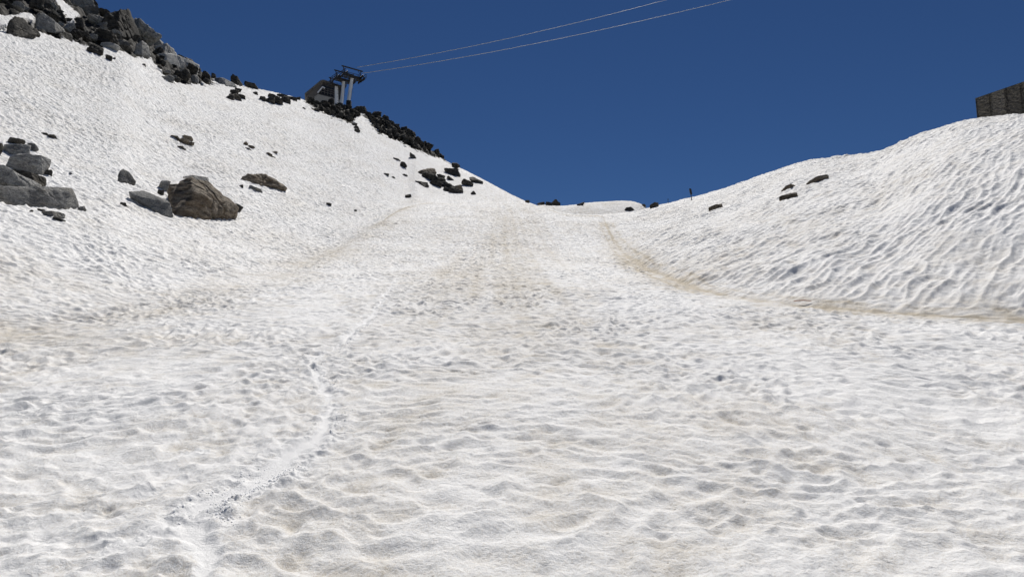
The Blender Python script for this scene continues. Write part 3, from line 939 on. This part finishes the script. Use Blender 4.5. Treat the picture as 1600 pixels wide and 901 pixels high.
def scatter(poly, n, wr, label, group, mats, holes=(), seed=1, hr=(.45, .85), gap=.42, tilt=.35, lev=4, amt=.14, merge=False):
    rg = random.Random(seed)
    xs_ = [p[0] for p in poly]
    ys_ = [p[1] for p in poly]
    done, tries = [], 0
    while len(done) < n and tries < 9000:
        tries += 1
        p = (rg.uniform(min(xs_), max(xs_)), rg.uniform(min(ys_), max(ys_)))
        if not inside(p, poly) or any(inside(p, h) for h in holes):
            continue
        w = wr[0] + (wr[1] - wr[0]) * rg.random() ** 2.0
        if any(math.hypot(p[0] - q[0], (p[1] - q[1]) * 1.6) < gap * (w + q[2]) * .5 * 2 for q in done):
            continue
        done.append((p[0], p[1], w))
        o_ = rock(p[0], p[1], w, w * rg.uniform(*hr), label, group, rg.choice(mats), amt=amt, tilt=rg.uniform(-.1, tilt), lev=lev, dep=rg.uniform(.7, 1.1))
        if merge:
            me_ = o_.data
            v_ = np.empty(len(me_.vertices) * 3, F32)
            me_.vertices.foreach_get('co', v_)
            R_ = np.array(o_.rotation_euler.to_matrix())
            MERGED.append((v_.reshape(-1, 3) @ R_.T + np.array(o_.location[:]), ICO[lev][1]))
            bpy.data.objects.remove(o_)
            bpy.data.meshes.remove(me_)


SHOULDER = [(-20, -30), (-20, 25), (60, 20), (128, 66), (150, 72), (205, 80), (240, 84), (222, 50), (190, 25), (140, 0), (120, -30)]
scatter(SHOULDER, 88, (12, 60), 'dark angular boulder heaped on the rocky shoulder at the top left', 'boulders of the upper left shoulder', ['dark', 'dark', 'grey'],
        SNOW_HOLES, 3, gap=.24, hr=(.32, .7), tilt=.6, amt=.17, lev=5)
scatter([(236, 74), (250, 104), (244, 110), (262, 130), (330, 132), (336, 122), (300, 98), (262, 70)], 34, (9, 24),
        'dark jagged stone round the whaleback rock', 'stones round the whaleback rock', ['dark', 'dark', 'dark', 'grey'], (), 5, gap=.32)
RIDGE = [(478, 159), (499, 174), (527, 184), (551, 191), (556, 182), (563, 176), (578, 190), (592, 205), (620, 220), (657, 236), (697, 251), (680, 238), (640, 205), (600, 186), (560, 170), (520, 163)]
scatter(RIDGE, 50, (9, 18), 'one of the larger dark jagged rocks on the rubble ridge under the lift towers', 'larger rocks of the rubble ridge', ['dark'], (), 8, gap=.36, hr=(.5, 1.0), amt=.22)
scatter(RIDGE, 190, (3.5, 9), 'small rubble', 'rubble', ['dark'], (), 9, gap=.30, hr=(.5, 1.1), amt=.24, lev=3, merge=True)
off_, vs_, fs_ = 0, [], []
for v_, f_ in MERGED:
    vs_.append(v_)
    fs_.append(f_ + off_)
    off_ += len(v_)
o = link('rubble', mesh_np('rubble', np.vstack(vs_), np.vstack(fs_).ravel(), 3, M['dark']))
tag(o, 'small dark rubble filling the rocky ridge under the lift towers', 'rubble', kind='stuff')

# ------------------------------------------------------------------ lift towers
def unproj(px, py, r):
    d = ray(px, py)
    return d * (r / math.hypot(d[0], d[1]))


def lift_tower(px_b, py_b, px_t, py_t, wpx, r, head, label):
    """leaning steel mast with a gantry head; head = beam ends etc in metres about the mast top"""
    b, t = unproj(px_b, py_b, r), unproj(px_t, py_t, r)
    s = math.hypot(r, b[2]) / FPX
    root = empty('lift_tower', (b[0], b[1], b[2]))
    tag(root, label, 'lift tower', 'three lift towers on the ridge')
    top = Vector(t - b)
    bm = bmesh.new()
    add_tube(bm, Vector((0, 0, 0)) - top * 0.45, top, wpx * s * .56, wpx * s * .46, 20)
    bm_obj('mast', bm, M['white_paint'], root, smooth=False)
    bm = bmesh.new()
    add_tube(bm, top - Vector((0, 0, .12)), top + Vector((0, 0, .10)), wpx * s * .62, None, 20)
    bm_obj('flange', bm, M['steel'], root)
    # line of the crossarm (falls to the right in the picture) and line of the ropes
    ca = Vector((0.80, 0.60, 0)).normalized()
    ro = Vector((0.60, -0.80, -0.05)).normalized()
    up = Vector((0, 0, 1))
    k = head
    c0 = top + up * 0.35 * k
    bm = bmesh.new()
    add_bar(bm, c0 - ca * 2.1 * k, c0 + ca * 2.1 * k, .34 * k, .42 * k)
    bm_obj('crossarm', bm, M['steel'], root)
    for sgn in (-1, 1):
        e = c0 + ca * 1.85 * k * sgn
        bm = bmesh.new()
        add_bar(bm, e + up * .1, e + up * 1.75 * k + ca * .25 * sgn * k, .16 * k, .16 * k)
        add_bar(bm, e + up * .9 * k, e + up * 1.7 * k - ca * .5 * sgn * k, .08 * k, .08 * k)
        bm_obj('post', bm, M['steel'], root)
        # sheave train along the rope
        bm = bmesh.new()
        add_bar(bm, e - ro * 1.7 * k - up * .1, e + ro * 1.7 * k - up * .1, .14 * k, .26 * k)
        tr = bm_obj('sheave_train', bm, M['steel'], root)
        for q in range(6):
            bm = bmesh.new()
            c = e + ro * (-1.5 + .6 * q) * k + up * .12 * k
            add_tube(bm, c - ca * .08 * k, c + ca * .08 * k, .22 * k, None, 14)
            bm_obj('sheave', bm, M['black'], tr)
        # catwalk with rails
        bm = bmesh.new()
        w0 = e + ca * .45 * sgn * k - up * .5 * k
        add_bar(bm, w0 - ro * 1.9 * k, w0 + ro * 1.9 * k, .06, .5 * k)
        for q in (-1.9, -.65, .65, 1.9):
            p0 = w0 + ro * q * k + ca * .22 * sgn * k
            add_bar(bm, p0, p0 + up * 1.0 * k, .08, .08)
        for hgt in (.5, 1.0):
            p0 = w0 + ca * .22 * sgn * k + up * hgt * k
            add_bar(bm, p0 - ro * 1.9 * k, p0 + ro * 1.9 * k, .08, .08)
        bm_obj('catwalk', bm, M['steel'], root)
    bm = bmesh.new()
    g0 = c0 + up * 1.75 * k
    add_bar(bm, g0 - ca * 2.5 * k, g0 + ca * 2.5 * k, .20 * k, .24 * k)
    bm_obj('gantry_beam', bm, M['steel'], root)
    # lattice deck under the crossarm, with its brackets
    bm = bmesh.new()
    for q in (-1, 1):
        add_bar(bm, c0 - ca * 2.3 * k + ro * .55 * q * k - up * .55 * k, c0 + ca * 2.6 * k + ro * .55 * q * k - up * .55 * k, .12 * k, .16 * k)
        add_bar(bm, c0 - ca * 2.2 * k + ro * .55 * q * k + up * .45 * k, c0 + ca * 2.5 * k + ro * .55 * q * k + up * .45 * k, .08 * k, .08 * k)
        for z in range(9):
            e0 = c0 + ca * (-2.2 + .58 * z) * k + ro * .55 * q * k
            add_bar(bm, e0 - up * .55 * k, e0 + ca * (.5 if z % 2 else 0.05) * k + up * .45 * k, .07 * k, .07 * k)
    for z in range(10):
        e0 = c0 + ca * (-2.2 + .5 * z) * k - up * .5 * k
        add_bar(bm, e0 - ro * .6 * k, e0 + ro * .6 * k, .3 * k, .05 * k)
    for q in (-1, 1):
        add_bar(bm, top - up * .9 * k, c0 + ca * 1.5 * q * k - up * .5 * k, .12 * k, .12 * k)
    bm_obj('lattice_deck', bm, M['steel'], root)
    bm = bmesh.new()
    for q in range(5):
        add_bar(bm, top - up * (.2 + .85 * q) + Vector((.30, -.25, 0)), top - up * (.2 + .85 * q) + Vector((.55, -.25, 0)), .05, .05)
    add_bar(bm, top + Vector((.5, -.3, 0)), top * .1 + Vector((.5, -.3, 0)), .05, .05)
    bm_obj('ladder', bm, M['steel'], root)
    return root


TR = 158
lift_tower(526, 163, 525.5, 134.5, 5.2, TR + 5, 0.74, 'lift tower with the shortest white mast, next to the station building')
lift_tower(533.5, 163, 537, 126.5, 4.6, TR + 2, 0.92, 'middle white lift tower with the pipe clamp low on its mast')
lift_tower(544.5, 160, 550, 121.5, 5.2, TR, 1.0, 'foremost lift tower with the highest head, standing on a dark block')
# footing of the foremost tower
b = unproj(545, 162, TR - .5)
bm = bmesh.new()
add_box(bm, (0, 0, -0.4), (1.0, 1.0, 2.0))
bmesh.ops.bevel(bm, geom=bm.edges[:], offset=.06, segments=2, affect='EDGES')
o = bm_obj('footing', bm, M['dark'], None, tuple(b))
tag(o, 'dark square footing block under the foremost lift tower', 'footing')

# haul ropes, in long shallow catenaries up out of the picture
def rope(pts, label):
    P = [unproj(*p) for p in pts]
    P = np.array(P)
    t = np.linspace(0, 1, 90)[:, None]
    q = (1 - t) ** 2 * P[0] + 2 * t * (1 - t) * P[1] + t * t * P[2]
    cu = bpy.data.curves.new('haul_rope', 'CURVE')
    cu.dimensions = '3D'
    spn = cu.splines.new('POLY')
    spn.points.add(len(q) - 1)
    spn.points.foreach_set('co', np.hstack([q, np.ones((len(q), 1))]).astype(F32).ravel())
    cu.bevel_depth = 0.055
    cu.bevel_resolution = 2
    dg = bpy.data.objects.new('tmp', cu)
    C.objects.link(dg)
    me_ = bpy.data.meshes.new_from_object(dg.evaluated_get(bpy.context.evaluated_depsgraph_get()))
    bpy.data.objects.remove(dg)
    me_.name = 'haul_rope'
    me_.materials.clear()
    me_.materials.append(M['rope'])
    o = link('haul_rope', me_)
    tag(o, label, 'rope', 'haul ropes of the lift')


rope([(558, 105.3, TR + 1.5), (905, 50, 185), (1420, -110, 215)], 'upper of the two pale haul ropes running from the foremost tower')
rope([(567, 114.6, TR - 1), (940, 62, 184), (1560, -110, 214)], 'lower of the two pale haul ropes running from the foremost tower')

# ------------------------------------------------------------------ lift station behind the towers
SR = 172
o0 = unproj(500, 160, SR)
ss = math.hypot(SR, o0[2]) / FPX
st = empty('lift_station', tuple(o0), -math.atan2(o0[0], o0[1]) * 0.0)
tag(st, 'dark lift station building with slanted roof and concrete base behind the lift towers', 'building')


def SP(x, y, z):                       # picture points about (500,160): right, up, away
    a = math.atan2(o0[0], o0[1])
    return Vector((math.cos(a) * x * ss + math.sin(a) * z * ss, -math.sin(a) * x * ss + math.cos(a) * z * ss, y * ss))


def prism(name, front, z0, z1, m, parent):
    bm = bmesh.new()
    A = [bm.verts.new(SP(x, y, z0)) for x, y in front]
    B = [bm.verts.new(SP(x, y, z1)) for x, y in front]
    bm.faces.new(A)
    bm.faces.new(B[::-1])
    n = len(front)
    for i in range(n):
        bm.faces.new((A[i], A[(i + 1) % n], B[(i + 1) % n], B[i])[::-1])
    bmesh.ops.recalc_face_normals(bm, faces=bm.faces)
    return bm_obj(name, bm, m, parent)


prism('base_wall', [(-8, -14), (32, -14), (32, 6), (22, 8), (-3, 12.2), (-8, 8)], 0, 34, M['concrete'], st)
prism('hall', [(-5, 8.5), (-3, 11.5), (22, 7.5), (31, 5.5), (31, 22), (24, 28), (3, 33), (1, 31)], 3, 33, M['cladding'], st)
prism('side_wall', [(-21, 6), (-19, 10), (0, 32), (3, 32), (-3, 12), (-8, 4)], 1, 34, M['roofing'], st)
prism('roof', [(-22, 10.5), (0, 33.5), (4, 34.6), (26, 29.5), (33, 23.5), (33, 22), (26, 27.5), (4, 32.6), (1, 31.5), (-20, 9)], -2, 37, M['roofing'], st)
prism('window_band', [(0, 15), (20, 11.5), (20, 24), (4, 27)], 2.2, 2.9, M['glass'], st)
for q in range(5):
    f_ = prism('mullion', [(1 + q * 4.5, 15 - q * .85), (1.6 + q * 4.5, 15 - q * .85), (2.2 + q * 4.4, 26 - q * .8), (1.6 + q * 4.4, 26 - q * .8)], 1.4, 2.1, M['roofing'], st)
for q in range(3):
    prism('transom', [(0, 17.5 + q * 3.4), (20, 14 + q * 3.2), (20, 14.6 + q * 3.2), (0, 18.1 + q * 3.4)], .7, 1.3, M['roofing'], st)
bm = bmesh.new()
add_tube(bm, SP(-4, 14, -.8), SP(3, 24, -.8), .16, None, 10)
add_tube(bm, SP(3, 24, -.8), SP(6, 22, -.8), .16, None, 10)
bm_obj('pipe', bm, M['white_paint'], st)

# ------------------------------------------------------------------ stone wall at the right
WR = 58
p1 = unproj(1523, 153.5, WR)
d2 = ray(1600, 127)
p2 = d2 * (p1[2] / d2[2])
top_h = 0.0
dirw = np.array([p2[0] - p1[0], p2[1] - p1[1], 0])
dirw /= np.linalg.norm(dirw)
bk = np.array([-dirw[1], dirw[0], 0.0])
if bk[1] < 0:
    bk = -bk
wall = empty('stone_wall', (p1[0], p1[1], p1[2] - 4.0), math.atan2(dirw[1], dirw[0]))
tag(wall, 'dark dry-stone gabion wall with vertical seams above the right bank', 'wall')
seg_w = 0.98


def wall_panel(x0, w, seed):
    H, T = 4.0, 1.6
    nx, nz, ny = int(w * 34), int(H * 34), 30
    vs, fs = [], []

    def sheet(o, u, v, n, nu, nv_):
        o, u, v, n = map(np.array, (o, u, v, n))
        a, b_ = np.meshgrid(np.linspace(0, 1, nu + 1), np.linspace(0, 1, nv_ + 1), indexing='ij')
        p = o + a[..., None] * u + b_[..., None] * v
        U = (a * np.linalg.norm(u) + (x0 if abs(u[0]) > .1 else 33))
        V = b_ * np.linalg.norm(v)
        row = np.floor(V / .17)
        st_ = cups(U / .22 + row * .37, V / .17 + .15 * perlin(U * 2, V * 2, seed), 7 + seed * 0, 9)
        edge = np.minimum(np.minimum(a, 1 - a) * np.linalg.norm(u), np.minimum(b_, 1 - b_) * np.linalg.norm(v))
        dd = -0.11 * st_ + .02 * perlin(U * 6, V * 6, 77) - 0.05
        dd = dd * np.clip(edge / .05, 0, 1) - .05 * (1 - np.clip(edge / .05, 0, 1))
        p = p + dd[..., None] * n
        k0 = sum(len(q) for q in vs)
        vs.append(p.reshape(-1, 3))
        id_ = np.arange((nu + 1) * (nv_ + 1)).reshape(nu + 1, nv_ + 1) + k0
        fs.append(np.stack([id_[:-1, :-1], id_[1:, :-1], id_[1:, 1:], id_[:-1, 1:]], -1).reshape(-1, 4))
    g = .007
    sheet((x0 + g, 0, 0), (w - 2 * g, 0, 0), (0, 0, H), (0, -1, 0), nx, nz)
    sheet((x0 + g, 0, H), (w - 2 * g, 0, 0), (0, T, 0), (0, 0, 1), nx, ny)
    sheet((x0 + g, T, 0), (0, -T, 0), (0, 0, H), (-1, 0, 0), ny, nz)
    sheet((x0 + w - g, 0, 0), (0, T, 0), (0, 0, H), (1, 0, 0), ny, nz)
    sheet((x0 + w - g, T, 0), (-w + 2 * g, 0, 0), (0, 0, H), (0, 1, 0), nx, nz)
    me_ = mesh_np('gabion_basket', np.vstack(vs), np.vstack(fs).ravel(), 4, M['walls'])
    return link('gabion_basket', me_, wall)


M['walls'] = rock_material('wall_stone', (0.075, 0.07, 0.063, 1), (0.25, 0.23, 0.20, 1), (0.16, 0.145, 0.11, 1), 0.5, 3.0)
for q in range(9):
    wall_panel(q * seg_w, seg_w, q)

# ------------------------------------------------------------------ marker posts on the skyline
def marker(px, py, hpx, label, extra=1.0, board=False, r=None):
    g, rg_ = hit(px, py, extra)
    s = math.hypot(rg_, g[2]) / FPX
    H = hpx * s + .1
    root = empty('trail_marker' if board else 'marker_pole', (g[0], g[1], g[2] - .35))
    tag(root, label, 'trail marker' if board else 'pole')
    bm = bmesh.new()
    add_tube(bm, (0, 0, 0), (-.10 if board else 0, 0, H + .35), .045 if board else .03, .03 if board else .022, 10)
    bm_obj('pole', bm, M['black'], root)
    if board:
        bm = bmesh.new()
        pts = [(-.02, .42), (.05, .50), (.0, .88), (-.06, 1.02), (-.10, .93), (-.17, 1.03), (-.20, .95), (-.16, .68), (-.10, .46)]
        A = [bm.verts.new((x * 1.05, -.02, z * H + .35)) for x, z in pts]
        B = [bm.verts.new((x * 1.05, .05, z * H + .35)) for x, z in pts]
        bm.faces.new(A)
        bm.faces.new(B[::-1])
        for i in range(len(pts)):
            bm.faces.new((A[i], B[i], B[(i + 1) % len(pts)], A[(i + 1) % len(pts)]))
        bmesh.ops.recalc_face_normals(bm, faces=bm.faces)
        bm_obj('board', bm, M['black'], root)
    else:
        bm = bmesh.new()
        add_tube(bm, (0, 0, H + .30), (0, 0, H + .40), .045, .03, 10)
        bm_obj('cap', bm, M['black'], root)
    return root


marker(1081, 312, 15.5, 'dark trail marker with a notched board on the skyline of the right bank', .3, True)
marker(874, 318, 9, 'thin marker pole standing among the rocks beyond the lip of the run', 33)
marker(885, 318, 5, 'short thin pole right of the pole beyond the lip of the run', 35)
marker(1044, 318, 5, 'short thin pole on the skyline left of the notched trail marker', .3)

# a stick of orange wood lying at the foot of the right bank
g, r_ = hit(1254, 474)
bm = bmesh.new()
add_tube(bm, (-.20, 0, .035), (0.02, .01, .045), .010, .012, 8)
add_tube(bm, (0.02, .01, .045), (.20, .03, .03), .012, .008, 8)
o = bm_obj('stick', bm, M['wood'], None, (g[0], g[1], g[2] + .03))
o.rotation_euler = (0, 0.03, -0.45)
tag(o, 'orange wooden stick lying on the dirty snow at the foot of the right bank', 'stick')

# ------------------------------------------------------------------ crumbs of snow thrown up beside the track
rg = np.random.default_rng(5)
vs, fs, k0 = [], [], 0
iv, if_ = ICO[2]
seglen = np.hypot(*(np.diff(tw[:, :2], axis=0).T))
cum = np.concatenate([[0], np.cumsum(seglen)])
for i in range(1500):
    t = rg.uniform(1.2, min(cum[-1], 13)) if i % 3 else rg.uniform(1.3, 3.4)
    j = min(int(np.searchsorted(cum, t)) - 1, len(seglen) - 1)
    j = max(j, 0)
    u = (t - cum[j]) / seglen[j]
    p = tw[j] * (1 - u) + tw[j + 1] * u
    w = perlin(np.array([t * 1.3]), np.array([.3]), 9)[0]
    if w < -0.12:
        continue
    dx = abs(rg.normal(0.12, .05)) * (1 if rg.random() < .85 else -1)
    x, y = p[0] + dx, p[1] + rg.normal(0, .06)
    ia = int(round(float(np.interp(math.atan2(x, y), az, np.arange(NA)))))
    jr = int(round(float(np.interp(math.log(math.hypot(x, y)), lr, np.arange(NR)))))
    sz = rg.uniform(.003, .0075) * (1 + .6 * (rg.random() < .06))
    q = iv * (1 + .28 * perlin3ish(iv, 1.7, i))[:, None] * sz * rg.uniform(.7, 1.2, 3)
    vs.append(q + np.array([x, y, ZS[ia, jr] + sz * .1]))
    fs.append(if_ + k0)
    k0 += len(iv)
mc, ntc, bc = mat('wet_snow_crumb')
bc.inputs['Base Color'].default_value = (0.93, 0.935, 0.94, 1)
bc.inputs['Roughness'].default_value = 0.8
bc.inputs['Subsurface Weight'].default_value = 1.0
bc.inputs['Subsurface Radius'].default_value = (1, 1, 1)
bc.inputs['Subsurface Scale'].default_value = 0.012
cm = mesh_np('snow_crumbs', np.vstack(vs), np.vstack(fs).ravel(), 3, mc)
o = link('snow_crumbs', cm)
tag(o, 'loose white crumbs of snow thrown up along the ski track', 'snow crumbs', kind='stuff')

# ------------------------------------------------------------------ light
SUN_EL, SUN_AZ = math.radians(54), math.radians(6)       # ahead of the viewer, slightly to the right
sd = Vector((math.sin(SUN_AZ) * math.cos(SUN_EL), math.cos(SUN_AZ) * math.cos(SUN_EL), math.sin(SUN_EL)))
su = bpy.data.lights.new('sun', 'SUN')
su.energy, su.angle, su.color = 4.9, math.radians(0.53), (1.0, 0.965, 0.915)
so = bpy.data.objects.new('sun', su)
so.rotation_euler = sd.to_track_quat('Z', 'Y').to_euler()
so.location = (0, 0, 80)
C.objects.link(so)
w = bpy.data.worlds.new('World')
S.world = w
w.use_nodes = True
nt = w.node_tree
sky = nt.nodes.new('ShaderNodeTexSky')
sky.sky_type = 'NISHITA'
sky.sun_disc = False
sky.sun_elevation, sky.sun_rotation = SUN_EL, SUN_AZ
sky.altitude, sky.air_density, sky.dust_density, sky.ozone_density = 2600, 1.0, 0.0, 8.0
bg = nt.nodes['Background']
hs = nt.nodes.new('ShaderNodeHueSaturation')
hs.inputs['Saturation'].default_value = 1.10
hs.inputs['Value'].default_value = 0.80
hs.inputs['Hue'].default_value = 0.505
nt.links.new(sky.outputs[0], hs.inputs['Color'])
nt.links.new(hs.outputs[0], bg.inputs['Color'])
bg.inputs['Strength'].default_value = 0.05

S.view_settings.view_transform = 'Standard'
S.view_settings.look = 'None'
S.view_settings.exposure = 0.02
S.view_settings.gamma = 1.0
S.view_settings.use_curve_mapping = False
S.cycles.max_bounces = 6
S.cycles.diffuse_bounces = 3
